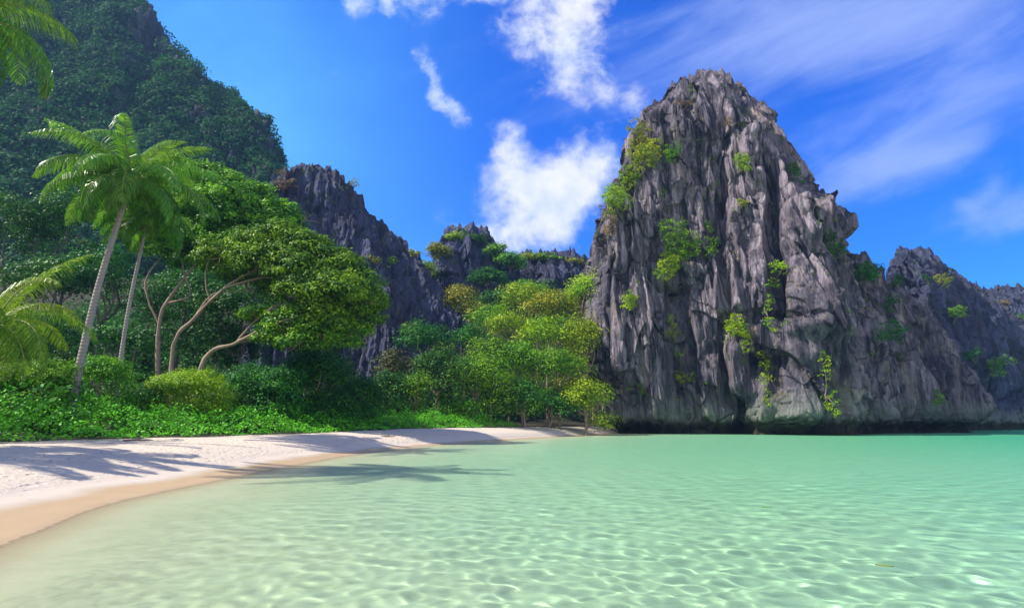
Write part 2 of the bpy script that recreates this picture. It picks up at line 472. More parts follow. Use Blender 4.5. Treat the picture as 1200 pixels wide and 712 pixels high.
# ------------------------------------------------------------------ rocks
def rock(name, levels, mat, nu, nv, seed, amps, label, spike=3.0, notch=2.0, extra=(), kind=None, split=6, tilt=0.0, spcell=1.6):
    """closed rock body. levels: (py, L, C, Rt, DL, DC, DR, DB) rings, bottom to top"""
    rings = []
    for (py, L, C, Rt, DL, DC, DR, DB) in levels:
        f = lambda t, a, b: a + (b - a) * t
        pts = [at(L, py, DL)] + [at(f(t, L, C), py, f(t, DL, DC)) for t in (.33, .67)] + [at(C, py, DC)] + \
              [at(f(.5, C, Rt), py, f(.5, DC, DR)), at(Rt, py, DR)]
        kk = DB / DR; pts += [at(f(.12, Rt, L), py, DB)]
        pts += [at(f(.5, Rt, L), py, DB), at(f(.9, Rt, L), py, .5 * (DB + DL))]
        rings.append(pts)
    C_ = np.array(rings)                                   # (nl, 9, 3)
    # dense parameter on the visible front
    wts = np.array([1, 1, 1, 1, 1, .5, .3, .3, .6]); cum = np.concatenate([[0], np.cumsum(wts)])
    tt = np.interp(np.arange(nu) / nu * cum[-1], cum, np.arange(10))
    ring = cr(C_.transpose(1, 0, 2), nu, True, tt)         # (nu, nl, 3)
    B = ring.transpose(1, 0, 2)                            # (nl, nu, 3)
    seg = np.concatenate([[0], np.cumsum(np.linalg.norm(np.diff(B.mean(1), axis=0), axis=1) + 1e-3 + .5 * np.abs(np.diff(np.ptp(B[..., 0], axis=1))))])
    B = cr(B, nv, False, np.interp(np.linspace(0, seg[-1], nv), seg, np.arange(len(levels))))   # (nv, nu, 3)
    def nrm(B):
        du = np.roll(B, -1, 1) - np.roll(B, 1, 1); dv = np.gradient(B, axis=0)
        n = np.cross(du, dv); return n / (np.linalg.norm(n, axis=-1, keepdims=True) + 1e-9)
    N = nrm(B)
    if np.mean(N[nv // 2, :nu // 3, 1]) > 0: N = -N
    mid = B[nv // 3]; s1 = np.concatenate([[0], np.cumsum(np.linalg.norm(np.diff(mid, axis=0), axis=1))])
    s = B[..., 0] + .35 * B[..., 1] + 1.2 * vnoise(B[..., 0] / 9, B[..., 1] / 9, B[..., 2] / 22, seed + 70); z = B[..., 2] + tilt * s
    top = B[..., 2].max()
    d = 0
    for (wd, L, amp) in amps:
        d = d + amp * (colfield(s + .15 * wd * fbm(s / wd, z / wd, z * 0, seed + 50, 2), z, wd, seed + int(wd * 10), L, wd < amps[0][0] * .25) - .55)
    d = d + amps[0][2] * .5 * fbm(B[..., 0] / 14, B[..., 1] / 14, B[..., 2] / 18, seed + 3, 3)
    d = d + amps[-1][2] * .9 * fbm(B[..., 0] / 1.2, B[..., 1] / 1.2, B[..., 2] / 5, seed + 4, 4)
    # fracture blocks: neighbouring blocks stand a little further in or out
    for (cw, ch, am, sdk) in ((5.0, 12, amps[1][2] * .8, 60), (2.2, 6, amps[2][2] * .6, 64)):
        sx = B[..., 0] * .8 + B[..., 1] * .6; wz = B[..., 2] / ch + .5 * hsh(np.floor(sx / cw), sdk)
        _, hid = cells2(sx / cw + .5 * vnoise(sx / cw, wz * 1.5, z * 0, sdk), wz + .4 * vnoise(sx / cw * 1.3, wz, z * 0, sdk + 1), seed + sdk)
        d = d + am * (hid - .5)
    px, py_, _ = project(B.reshape(-1, 3)); px = px.reshape(s.shape); py_ = py_.reshape(s.shape)
    fr = (N[..., 1] < .3)
    rw = np.ptp(B[..., 0], axis=1)[:, None]; d = d * np.clip(.22 + .78 * rw / (.55 * rw.max()), 0, 1)
    for (cx0, cx1, hw, y0, y1, am) in extra:               # individual buttresses and recesses seen in the photo
        t = np.clip((py_ - y0) / (y1 - y0), 0, 1); c = cx0 + (cx1 - cx0) * t + 4 * vnoise(z / 5, z * 0, z * 0, seed)
        pr = np.sqrt(np.clip(1 - (np.abs(px - c) / (hw * (.75 + .35 * t)))**3, 0, 1))
        edge = sstep(y0 - 1.5, y0 + 4, py_ + 5 * vnoise(s / 1.1, z * 0, z * 0, seed + 9)) * (1 - sstep(y1 - 15, y1 + 5, py_))
        d = d + am * pr * edge * fr
    zz = B[..., 2]
    endw = np.minimum(sstep(0, .04, np.linspace(0, 1, nv))[:, None] + zz * 0, 1)
    fade_t = .25 + .75 * sstep(1.0, .93, np.linspace(0, 1, nv))[:, None]
    hn = N.copy(); hn[..., 2] *= .35
    B = B + hn * (d * endw * fade_t)[..., None]
    if notch:
        nn = notch * np.exp(-((B[..., 2] - .5) / 1.5)**2) * (.7 + .6 * vnoise(s / 4, z * 0, z * 0, seed + 6))
        B = B - hn * np.maximum(nn, 0)[..., None]
    # pinnacles on everything that faces the sky
    N2 = nrm(B); N2 = N2 * np.sign(np.sum(N2 * N, -1, keepdims=True))
    up = sstep(.2, .7, N[..., 2]) * .8 + .6 * sstep(.90, .99, np.linspace(0, 1, nv))[:, None]
    f1, hid = cells2(B[..., 0] / spcell, B[..., 1] / spcell, seed + 30); f2, hid2 = cells2(B[..., 0] / spcell * 2.7, B[..., 1] / spcell * 2.7, seed + 40)
    B[..., 2] += np.minimum(up, 1) * (spike * (np.clip(1 - f1 * 1.3, 0, 1)**.8 * (.3 + .9 * hid) - .3) + .35 * spike * np.clip(1 - f2 * 1.2, 0, 1) * hid2)
    V = B.reshape(-1, 3); F = gridF(nv, nu, True)
    nb = len(V); V = np.concatenate([V, B[0].mean(0)[None] - [0, 0, .5], B[-1].mean(0)[None] + [0, 0, .4]])
    j = np.arange(nu); j2 = (j + 1) % nu; tb = (nv - 1) * nu
    Fc = np.concatenate([np.stack([j2, j, np.full(nu, nb), np.full(nu, nb)], 1), np.stack([tb + j, tb + j2, np.full(nu, nb + 1), np.full(nu, nb + 1)], 1)])
    # caps as triangles need their own arrays: drop degenerate corner by a tiny offset ring
    base = at(levels[0][2], levels[0][0], levels[0][5]); base = np.array([B[0][:, 0].mean(), B[0][:, 1].mean(), max(B[0][:, 2].mean(), -2)])
    me_o = mk(name, V, F, mat, loc=base)
    bm_f = Fc[:, :3]
    cap = mk(name + '_cap', V, bm_f, mat, loc=base)
    ctx = bpy.context.copy()
    # merge the caps into the body mesh
    import bmesh
    bm = bmesh.new(); bm.from_mesh(me_o.data); bm.verts.ensure_lookup_table()
    for fidx in bm_f.tolist():
        try:
            nf = bm.faces.new([bm.verts[i] for i in fidx]); nf.smooth = True
        except ValueError: pass
    bm.to_mesh(me_o.data); bm.free()
    bpy.data.objects.remove(cap)
    if kind: tag(me_o, kind=kind)
    else: tag(me_o, label, 'cliff')
    pxx, pyy, dd = project(V)
    return me_o, (V, pxx, pyy, dd)


def surf(rk, px, py, out=.0):
    """front-most surface point of a rock near a photo pixel"""
    V, X, Y, D = rk[1]; m = (np.abs(X - px) < 4) & (np.abs(Y - py) < 4)
    if not m.any():
        d2 = (X - px)**2 + (Y - py)**2; m = d2 <= np.partition(d2, 30)[30]
    i = np.nonzero(m)[0]; v = V[i[np.argmin(D[i])]]
    return v + np.array([0, -out, 0])


pil = [(560, 712, 975, 1150, 112, 95, 127, 160), (518, 710, 976, 1146, 112, 95, 128, 160), (504, 706, 976, 1138, 112, 95, 129, 160), (490, 702, 978, 1146, 112, 94, 130, 160), (470, 700, 975, 1150, 112, 94, 131, 160), (400, 695, 966, 1112, 112, 96, 131, 156), (340, 702, 958, 1058, 113, 98, 131, 152), (308, 704, 952, 1012, 113, 99, 129, 148), (290, 706, 948, 988, 113, 100, 126, 145), (262, 713, 944, 1008, 113, 102, 126, 140), (244, 716, 938, 996, 113, 103, 126, 138), (225, 720, 932, 944, 113, 104, 128, 136), (180, 734, 908, 926, 113, 106, 126, 134), (150, 743, 884, 906, 113, 107, 125, 133), (128, 765, 866, 894, 112, 109, 124, 132), (110, 788, 846, 874, 113, 111, 122, 130), (98, 806, 834, 856, 114, 113, 120, 128), (91, 818, 832, 842, 115, 115, 119, 127)]
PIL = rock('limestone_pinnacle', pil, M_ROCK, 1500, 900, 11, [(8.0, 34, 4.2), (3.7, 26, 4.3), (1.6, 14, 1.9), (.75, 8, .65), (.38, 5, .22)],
           'huge fluted grey limestone pinnacle rising from the sea right of the beach', spike=3.2, notch=5.0, spcell=2.3,
           extra=[(872, 890, 30, 148, 420, 3.2), (938, 955, 34, 238, 400, 3.0), (925, 930, 38, 375, 500, 2.6), (735, 745, 26, 235, 500, 2.2),
                  (800, 850, 26, 215, 460, 2.0), (905, 912, 12, 190, 470, -3.0), (790, 800, 20, 330, 500, -3.5), (842, 850, 9, 180, 480, -2.2),
                  (760, 775, 16, 125, 300, 1.8), (828, 800, 34, 92, 170, 1.5), (862, 866, 7, 462, 512, -5)])
lcl = [(520, 285, 470, 560, 108, 104, 122, 150), (470, 285, 470, 562, 108, 104, 123, 150), (430, 285, 465, 557, 109, 106, 125, 152), (385, 290, 455, 545, 111, 109, 127, 152),
       (360, 292, 446, 525, 112, 112, 129, 152), (335, 295, 440, 506, 113, 114, 131, 152), (305, 298, 430, 490, 114, 116, 132, 152),
       (275, 300, 418, 464, 115, 118, 133, 152), (252, 306, 405, 443, 116, 120, 133, 150), (232, 312, 392, 427, 117, 121, 133, 148),
       (214, 326, 380, 409, 118, 122, 132, 145), (203, 340, 366, 388, 120, 123, 130, 140), (198, 352, 364, 374, 122, 124, 129, 136)]
LCL = rock('limestone_cliff', lcl, M_ROCK_SHADE, 900, 560, 23, [(7.0, 30, 3.4), (3.0, 16, 2.2), (1.3, 8, 1.1), (.7, 4, .45)],
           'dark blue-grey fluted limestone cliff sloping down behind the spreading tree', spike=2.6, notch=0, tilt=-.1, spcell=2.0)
mka = [(430, 500, 555, 612, 172, 166, 180, 215), (350, 508, 556, 606, 172, 168, 182, 215), (310, 512, 554, 594, 174, 170, 182, 212), (290, 513, 548, 584, 176, 170, 182, 210),
       (280, 516, 545, 577, 178, 172, 182, 208), (274, 520, 545, 568, 180, 175, 182, 205), (271, 526, 543, 560, 181, 178, 182, 200)]
MKA = rock('limestone_crag', mka, M_ROCK_SHADE, 420, 240, 31, [(9, 22, 4), (4, 12, 2.6), (1.8, 6, 1.2)], 'dark jagged limestone crag in the gap, left of the two', spike=4, notch=0, spcell=2.6)
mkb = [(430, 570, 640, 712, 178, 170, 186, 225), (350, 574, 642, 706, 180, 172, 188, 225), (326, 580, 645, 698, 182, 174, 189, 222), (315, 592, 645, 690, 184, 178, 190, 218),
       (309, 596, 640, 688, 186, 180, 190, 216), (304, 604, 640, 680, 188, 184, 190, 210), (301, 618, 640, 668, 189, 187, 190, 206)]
MKB = rock('limestone_crag', mkb, M_ROCK_SHADE, 420, 240, 37, [(9, 22, 4), (4, 12, 2.6), (1.8, 6, 1.2)], 'lower wide dark limestone crag in the gap beside the big pinnacle', spike=4.5, notch=0, spcell=2.6)
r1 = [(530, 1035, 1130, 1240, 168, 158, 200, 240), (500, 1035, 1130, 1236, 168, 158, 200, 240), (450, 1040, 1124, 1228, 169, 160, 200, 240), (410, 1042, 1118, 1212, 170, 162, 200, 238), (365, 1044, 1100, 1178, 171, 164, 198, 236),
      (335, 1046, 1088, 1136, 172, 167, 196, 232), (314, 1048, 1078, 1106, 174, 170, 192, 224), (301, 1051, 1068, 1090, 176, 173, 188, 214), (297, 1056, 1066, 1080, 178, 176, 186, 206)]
RC1 = rock('limestone_cliff', r1, M_ROCK_SHADE, 600, 380, 41, [(8, 26, 3.6), (3.4, 13, 2.2), (1.5, 7, 1.1)], 'blocky dark blue limestone tower just right of the pinnacle across the inlet', spike=3.2, notch=2.5)
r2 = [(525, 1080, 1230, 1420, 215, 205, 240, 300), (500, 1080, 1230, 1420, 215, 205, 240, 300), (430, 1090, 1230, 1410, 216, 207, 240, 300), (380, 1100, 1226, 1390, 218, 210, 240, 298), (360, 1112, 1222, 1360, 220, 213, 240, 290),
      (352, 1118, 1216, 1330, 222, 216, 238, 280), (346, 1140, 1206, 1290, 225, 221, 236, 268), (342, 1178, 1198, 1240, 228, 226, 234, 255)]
RC2 = rock('limestone_ridge', r2, M_ROCK_SHADE, 600, 300, 43, [(9, 26, 4), (4, 13, 2.6), (1.8, 7, 1.2)], 'farthest dark limestone ridge at the right edge of the bay', spike=4.5, notch=2.5, spcell=2.4)
mt = [(540, -700, 100, 395, 75, 120, 200, 330), (430, -700, 90, 385, 85, 130, 205, 330), (330, -700, 70, 372, 105, 150, 212, 330), (240, -700, 40, 358, 125, 168, 220, 335), (190, -700, 20, 331, 140, 182, 226, 338), (150, -700, 0, 310, 152, 194, 231, 340), (118, -700, -10, 282, 162, 204, 236, 342), (106, -700, -16, 242, 166, 208, 240, 344), (75, -700, -30, 214, 174, 216, 244, 346), (40, -700, -40, 188, 182, 222, 250, 348), (8, -700, -50, 164, 188, 230, 256, 350), (-60, -680, -90, 104, 200, 242, 266, 352), (-140, -600, -150, 34, 215, 255, 276, 354), (-230, -480, -220, -46, 236, 270, 286, 350), (-270, -360, -230, -116, 262, 280, 290, 330)]
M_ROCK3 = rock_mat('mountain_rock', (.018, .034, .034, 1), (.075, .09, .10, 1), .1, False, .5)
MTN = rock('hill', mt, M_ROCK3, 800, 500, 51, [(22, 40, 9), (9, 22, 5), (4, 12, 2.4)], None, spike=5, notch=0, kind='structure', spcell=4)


# ------------------------------------------------------------------ foliage
def unit(v): return v / (np.linalg.norm(v, axis=-1, keepdims=True) + 1e-9)


def leafquads(P, N, size, rng, asp=.55, tilt=.7):
    n = len(P); N = unit(N + tilt * rng.normal(size=(n, 3))); t = unit(np.cross(N, rng.normal(size=(n, 3)))); b_ = np.cross(N, t)
    s = (size * (.6 + .8 * rng.random(n)))[:, None]
    V = np.stack([P - t * s * .5, P + b_ * s * asp * .5 - N * s * .06, P + t * s * .5 - N * s * .12, P - b_ * s * asp * .5 - N * s * .06], 1)
    return V.reshape(-1, 3), np.arange(4 * n).reshape(-1, 4)


def crown_pts(lobes, cl_r, per_m2, n_leaf, seed, flat=.55, low=-.35):
    """lobes: (centre, radii). returns leaf points, normals and tones gathered in tufts"""
    rng = rs(seed); Ps, Ns, Ts = [], [], []
    for c, rad in lobes:
        rad = np.array(rad, float) * np.ones(3); area = 4 * math.pi * (rad.prod())**(2/3)
        nc = max(4, int(area * per_m2)); d = unit(rng.normal(size=(nc * 2, 3))); d = d[d[:, 2] > low][:nc]
        wob = 1 + .22 * fbm(d[:, 0]*2 + seed, d[:, 1]*2, d[:, 2]*2, seed, 2)
        cc = np.array(c) + d * rad * (wob * (.72 + .30 * rng.random(len(d))))[:, None]
        cs = cl_r * (.6 + .8 * rng.random(len(d))); ct = rng.random(len(d))
        e = unit(rng.normal(size=(len(d), n_leaf, 3)) + np.array([0, 0, .55]))
        rr = (.45 + .55 * rng.random((len(d), n_leaf)))[..., None]
        p = cc[:, None] + e * rr * cs[:, None, None] * np.array([1, 1, flat])
        Ps.append(p.reshape(-1, 3)); Ns.append((e * np.array([.8, .8, 1]) + .5 * d[:, None] + np.array([0, 0, .5])).reshape(-1, 3))
        Ts.append(np.clip(1.0 * ct[:, None]**1.3 + .5 * rng.random((len(d), n_leaf)) - .25, 0, 1).ravel())
    return np.concatenate(Ps), np.concatenate(Ns), np.concatenate(Ts)


def tube(path, radii, n=8, sub=5):
    P = cr(np.array(path, float), max(2, sub * (len(path) - 1) + 1), False); rd = cr(np.array(radii, float)[:, None], len(P), False)[:, 0]
    T = unit(np.gradient(P, axis=0)); up = np.array([.3, .9, .1]); A = unit(np.cross(T, up)); B_ = np.cross(T, A)
    an = np.arange(n) / n * 2 * math.pi
    V = P[:, None] + rd[:, None, None] * (A[:, None] * np.cos(an)[None, :, None] + B_[:, None] * np.sin(an)[None, :, None])
    return V.reshape(-1, 3), gridF(len(P), n, True)


def join(parts):
    Vs, Fs, o = [], [], 0
    for V, F in parts: Vs.append(V); Fs.append(F + o); o += len(V)
    return np.concatenate(Vs), np.concatenate(Fs)


def limb_to(base, tip, r0, rng, bend=.15):
    b0, t0 = np.array(base, float), np.array(tip, float); L = np.linalg.norm(t0 - b0)
    m1 = b0 + (t0 - b0) * .35 + rng.normal(size=3) * bend * L * .6 + [0, 0, -.02 * L]; m2 = b0 + (t0 - b0) * .7 + rng.normal(size=3) * bend * L * .5
    return tube([b0, m1, m2, t0], [r0, r0 * .75, r0 * .5, r0 * .2], 7, 4)


def tree(label, px, py, D, wpx, hpx, mat, leaf, seed, dens=1.0, skirt=0.0, base=None, nl=7, name='tree', cat='tree', group='trees on the wooded slope', bk=None, clr=1.0, flat=.6, depth=.8):
    """rounded broadleaf tree: crown centre at a photo pixel, D metres ahead, width and height given in pixels"""
    rng = rs(seed); c = at(px, py, D); s = D / FPX / 1.0; W, H = wpx * s / 2, hpx * s / 2
    if base is None: bx, by = c[0] + rng.normal() * .6, c[1] + rng.normal() * .6; base = np.array([bx, by, gz(bx, by) - .3])
    base = np.array(base, float)
    lobes = []
    for k in range(nl):
        d = unit(rng.normal(size=3)); d[2] = abs(d[2]) * .9 - .25
        o = d * np.array([W * .58, W * .58 * depth, H * .6]); rr = (.28 + .26 * rng.random())
        lobes.append((c + o, (W * rr, W * rr, min(H, W) * rr * .95)))
    for k in range(int(skirt * 6)):
        a = rng.uniform(0, 6.28); f = rng.uniform(.25, .9); cz = base[2] + (c[2] - base[2]) * f if c[2] - H > base[2] + H * .4 else c[2] - H * rng.uniform(.2, .9)
        lobes.append((np.array([c[0] + math.cos(a) * W * .6, c[1] + math.sin(a) * W * .45, cz]), np.array([.5, .5, .42]) * W * (.8 + .4 * rng.random())))
    lobes.append((c, (W * .6, W * .55, H * .6)))
    P, N, T = crown_pts(lobes, leaf * 3.1 * clr, .62 * dens / (leaf * 3.1 * clr)**2, 30, seed, flat, -.55)
    V, F = leafquads(P, N, leaf, rng, .6, .36)
    root = empty(name, base)
    cr_ = mk('crown', V, F, mat, root, False, T, None); cr_.matrix_parent_inverse.identity(); cr_.data.transform(__import__('mathutils').Matrix.Translation(-Vector(base)))
    fork = base + (c - base) * .55; fork[2] = min(fork[2], c[2] - H * .3) if c[2] - H * .3 > base[2] else fork[2]
    parts = [tube([base, base + (fork - base) * .5 + rng.normal(size=3) * .15, fork], [.03 * H + .12, .025 * H + .1, .02 * H + .07], 8, 4)]
    for lb, rr in lobes[:5]: parts.append(limb_to(fork, lb, .018 * H + .06, rng))
    Vt, Ft = join(parts)
    mk('trunk', Vt - base, Ft, bk or B_TREE, root)
    tag(root, label, cat, group); return root


def shrub(label, p, rad, mat, leaf, seed, name='shrub', cat='shrub', group='shrubs clinging to the rock', n=5, stretch=(1, .7, .8), dens=1.0, droop=0.0):
    rng = rs(seed); p = np.array(p, float); lobes = []
    for k in range(n):
        o = rng.normal(size=3) * rad * .42 * np.array(stretch); lobes.append((p + o + [0, -rad * .2, rad * .15 - droop * abs(o[0])], np.array(stretch) * rad * (.42 + .25 * rng.random())))
    P, N, T = crown_pts(lobes, leaf * 2.3, .42 * dens / (leaf * 2.3)**2, 18, seed, .65, -.8)
    V, F = leafquads(P, N, leaf, rng)
    base = p + [0, rad * .3, -rad * .45]
    root = empty(name, base)
    mk('foliage', V - base, F, mat, root, False, T)
    parts = [limb_to(base, lb, rad * .05 + .02, rng) for lb, _ in lobes[:4]]
    Vt, Ft = join(parts); mk('stem', Vt - base, Ft, B_DARK, root)
    tag(root, label, cat, group); return root


# ------------------------------------------------------------------ palms
def frond(L, droop, rng, nl=62, lw=.05, ll=.95, side=0.0):
    """one feather frond lying along +X from the origin, arching down; returns leaflets and midrib"""
    n = 14; t = np.linspace(0, 1, n); ang = R(58) - t * droop
    dx = np.cumsum(np.cos(ang)) * L / n; dz = np.cumsum(np.sin(ang)) * L / n
    P = np.stack([dx, side * t**2 * L, dz], 1); P = np.concatenate([[[0, 0, 0]], P]); rib = tube(P[::2], np.linspace(.05, .012, len(P[::2])), 5, 2)
    Vs, Fs, Ts, o = [], [], [], 0
    tt = np.linspace(.16, 1, nl); Q = cr(P, 200, False); Tn = unit(np.gradient(Q, axis=0))
    for u in tt:
        i = int(u * 199); p, tn = Q[i], Tn[i]; sd_ = unit(np.cross(tn, [0, 0, 1.0])); upv = np.cross(sd_, tn)
        le = ll * math.sin(math.pi * min(1, .18 + .82 * u)**.8)**.6 * (.85 + .3 * rng.random()) + .12
        if u > .93: le *= .7
        for sgn in (-1, 1):
            d0 = unit(sgn * sd_ * .85 + tn * (.45 + .5 * u) + upv * (.15 - .1 * rng.random()))
            g = np.array([0, 0, -1.0]); a0 = p; a1 = p + d0 * le * .45 + g * le * .06; d1 = unit(d0 * .7 + g * (.8 + .6 * rng.random()))
            a2 = a1 + d1 * le * .35; a3 = a2 + unit(d1 + g * 1.3) * le * .25
            wv = unit(np.cross(d0, upv + .5 * rng.normal(size=3))) * lw
            for (q0, q1, w0, w1) in ((a0, a1, .6, 1), (a1, a2, 1, .8), (a2, a3, .8, .12)):
                Vs += [q0 - wv * w0, q0 + wv * w0, q1 + wv * w1, q1 - wv * w1]; Fs.append([o, o+1, o+2, o+3]); o += 4; Ts.append(rng.random() * .5)
            tb = rng.random() * .5
            for j in (1, 2, 3): Ts[-j] = min(1, Ts[-j] + tb)
    return (np.array(Vs), np.array(Fs), np.array(Ts)), rib


def palm(label, base, crown, Lf, seed, nf=24, mat=None, tr=.17, bend=(0, 0), ll=.95, lw=.045, dead=0, nuts=True):
    rng = rs(seed); base = np.array(base, float); crown = np.array(crown, float); root = empty('coconut_palm', base)
    mid = base + (crown - base) * .5 + np.array([bend[0], bend[1], 0]); mid2 = base + (crown - base) * .8 + np.array([bend[0] * .6, bend[1] * .6, 0])
    Vt, Ft = tube([base, mid, mid2, crown], [tr * 1.35, tr, tr * .9, tr * .8], 14, 24); mk('trunk', Vt - base, Ft, B_PALM, root)
    for k in range(nf):
        az = k * 2.39996 + rng.random() * .4; age = k / nf
        droop = R(82 + 50 * age + rng.normal() * 12) * (.45 if k >= nf - dead else 1); el = R(14 - 62 * age) if k < nf - dead else R(-125)
        (V, F, T), rib = frond(Lf * (.85 + .25 * rng.random()) * (.8 + .25 * math.sin(math.pi * min(1, age + .2))), droop, rng, ll=ll, lw=lw, side=.12 * rng.normal())
        ca, sa = math.cos(az), math.sin(az); ce, se = math.cos(el), math.sin(el)
        Ry = np.array([[ce, 0, -se], [0, 1, 0], [se, 0, ce]]); Rz = np.array([[ca, -sa, 0], [sa, ca, 0], [0, 0, 1]]); M = (Rz @ Ry).T
        off = crown - base + np.array([ca, sa, 0]) * .1
        f = mk('frond', V @ M + off, F, L_DRY if (dead and k >= nf - dead) else (mat or L_PALM), root, False, np.clip(T * (.6 + .5 * (1 - age)), 0, 1))
        mk('midrib', rib[0] @ M + off, rib[1], M_RIB, f)
    if nuts:
        import bmesh
        for k in range(7):
            a_ = k * .9; bm = bmesh.new(); bmesh.ops.create_icosphere(bm, subdivisions=2, radius=.14)
            me = bpy.data.meshes.new('coconut'); bm.to_mesh(me); bm.free(); me.materials.append(M_NUT); me.polygons.foreach_set('use_smooth', [True] * len(me.polygons))
            o = bpy.data.objects.new('coconut', me); COL.objects.link(o); o.parent = root; o.scale = (1, 1, 1.25)
            o.location = crown - base + np.array([.28 * math.cos(a_), .28 * math.sin(a_), -.35 - .12 * (k % 3)])
    tag(root, label, 'palm', 'coconut palms on the left'); return root


M_RIB, _, b = newmat('palm_midrib'); b.inputs['Base Color'].default_value = (.28, .30, .08, 1); b.inputs['Roughness'].default_value = .5
M_NUT, _, b = newmat('coconut'); b.inputs['Base Color'].default_value = (.16, .11, .04, 1); b.inputs['Roughness'].default_value = .5


def gpt(px, py, D):
    p = at(px, py, D); p[2] = gz(p[0], p[1]) - .15; return p


c1 = at(152, 218, 38); b1 = gpt(82, 470, 38)
palm('tall coconut palm with pale leaning trunk and big windblown crown', b1, c1, 7.0, 5, 34, tr=.21, ll=1.45, lw=.034, bend=(-.35, 0))
c2 = at(172, 262, 43); b2 = gpt(140, 430, 43)
palm('shorter slim coconut palm just behind the tall leaning one', b2, c2, 4.7, 8, 18, tr=.14, ll=1.25, lw=.03, bend=(-.25, 0))
c3 = at(-12, 385, 29); b3 = gpt(-34, 470, 29)
palm('low young palm with yellow-green fronds at the left edge', b3, c3, 6.0, 13, 20, L_PALMY, .15, ll=1.2, lw=.022, nuts=False)
c4 = at(-58, 18, 21); b4 = gpt(-150, 470, 21)
palm('near palm whose fronds hang into the top left corner', b4, c4, 5.4, 17, 28, L_PALM, .19, ll=1.3, lw=.02, bend=(-.3, 0))

for lb, x_, y_, h_, sd_ in (('palm off the left edge whose crown shades the pale sand', -29.5, 19.5, 14.5, 21), ('nearer palm off the left edge shading the sand', -27.5, 16.5, 11.5, 22)):
    palm(lb, (x_ - 1, y_, gz(x_ - 1, y_) - .2), (x_, y_, h_), 5.2, sd_, 18, L_PALMY, .17, ll=1.1, nuts=False)

# ------------------------------------------------------------------ the big spreading trees
def big_tree(label, D, base_px, limbs, lobes, seed, mat, leaf=.27, bk=None):
    rng = rs(seed); base = gpt(*base_px); root = empty('rain_tree', base); s = D / FPX
    lb = [(at(x_, y_, D + dd), (r_ * s * 1.22, r_ * s * 1.2, r_ * s * .80)) for (x_, y_, r_, dd) in lobes]
    P, N, T = crown_pts(lb, .85, 1.2, 60, seed, .62, -.5)
    V, F = leafquads(P, N, leaf, rng, .6, .34); mk('crown', V - base, F, mat, root, False, T)
    parts = []; ends = []
    for lm in limbs:
        pts = [base if p is None else at(*p[:3]) for p in lm[0]]; k = len(pts)
        parts.append(tube(pts, np.linspace(lm[1] * .66, lm[2] * .6, k), 9, 6)); ends.append(pts[-1]); 
    tp = parts
    V, F = join(parts); V = V + .11 * np.stack([fbm(V[:, 0]*2, V[:, 1]*2, V[:, 2]*1.2, 3 + j, 2) for j in range(3)], 1)
    tv, tf = V, F
    E_ = np.array(ends); br = []
    for c, r_ in lb:
        c = np.array(c); j = np.argsort(np.linalg.norm(E_ - c, axis=1))[:1]
        for jj in j: br.append(limb_to(E_[jj], c, .10, rng, .08))
        for k in range(5): br.append(limb_to(c - [0, 0, .2], c + rng.normal(size=3) * r_ * .6, .04, rng, .1))
    V, F = join([(tv, tf)] + br); mk('trunk', V - base, F, bk or B_TREE, root)
    tag(root, label, 'tree', 'spreading trees behind the beach'); return root


big_tree('tall spreading tree with domed yellow-green crown directly right of the palms', 62, (190, 455, 62),
         [([None, (186, 380, 62), (205, 340, 62), (238, 300, 62)], .42, .16), ([(186, 380, 62), (170, 330, 62), (200, 290, 63)], .2, .1), ([(196, 355, 62), (222, 345, 61.5), (214, 310, 62), (230, 270, 62)], .2, .1)],
         [(212, 205, 26, 1), (240, 212, 28, 0), (268, 224, 30, 0), (298, 240, 30, 0), (322, 256, 26, -1), (200, 235, 28, -1), (232, 245, 32, -2), (272, 258, 32, -2),
          (305, 272, 28, -2), (205, 268, 28, -2), (240, 280, 30, -2), (285, 290, 26, -3), (336, 268, 18, 0), (190, 290, 22, 0), (225, 305, 20, 1), (262, 240, 30, -3), (315, 285, 26, -2), (260, 305, 24, -1), (180, 255, 22, 0)], 71, L_RAIN)
big_tree('wide low spreading tree with long bare limbs leaning right over the bushes', 56, (205, 455, 56),
         [([None, (203, 405, 56), (228, 372, 56), (262, 338, 55.5), (300, 315, 55)], .34, .16), ([(245, 352, 56), (240, 320, 56), (250, 295, 56)], .12, .07),
          ([(262, 338, 55.5), (310, 325, 55), (350, 330, 54.5), (390, 335, 54)], .2, .09), ([(228, 372, 56), (250, 345, 57), (290, 340, 57)], .16, .08)],
         [(258, 300, 24, 1), (300, 288, 28, 0), (335, 280, 26, 0), (362, 295, 28, 0), (392, 312, 28, 0), (415, 332, 26, 0), (430, 352, 20, 0), (378, 335, 30, -1.5),
          (345, 318, 30, -2), (310, 312, 26, -2), (405, 362, 26, -1), (280, 322, 20, 1), (372, 368, 28, -2), (330, 300, 26, -1), (395, 340, 28, -3), (355, 345, 28, -3), (420, 348, 24, -2), (385, 380, 24, -2), (300, 305, 24, -2), (428, 372, 18, 0), (320, 340, 18, 1)], 72, L_RAIN)
big_tree('leaning tree with thick pale limb reaching right beneath the wide crown', 54, (228, 452, 54),
         [([None, (240, 420, 54), (275, 402, 54), (310, 384, 53.5), (345, 372, 53)], .36, .14), ([(275, 402, 54), (300, 375, 54.5), (330, 355, 54.5)], .16, .08), ([(300, 392, 54), (340, 392, 53), (372, 392, 52.5)], .15, .07)],
         [(318, 392, 20, 0), (345, 378, 24, 0), (372, 392, 24, 0), (398, 398, 20, 0), (350, 400, 20, -1), (300, 372, 14, 1), (415, 385, 18, 1)], 73, L_RAIN)

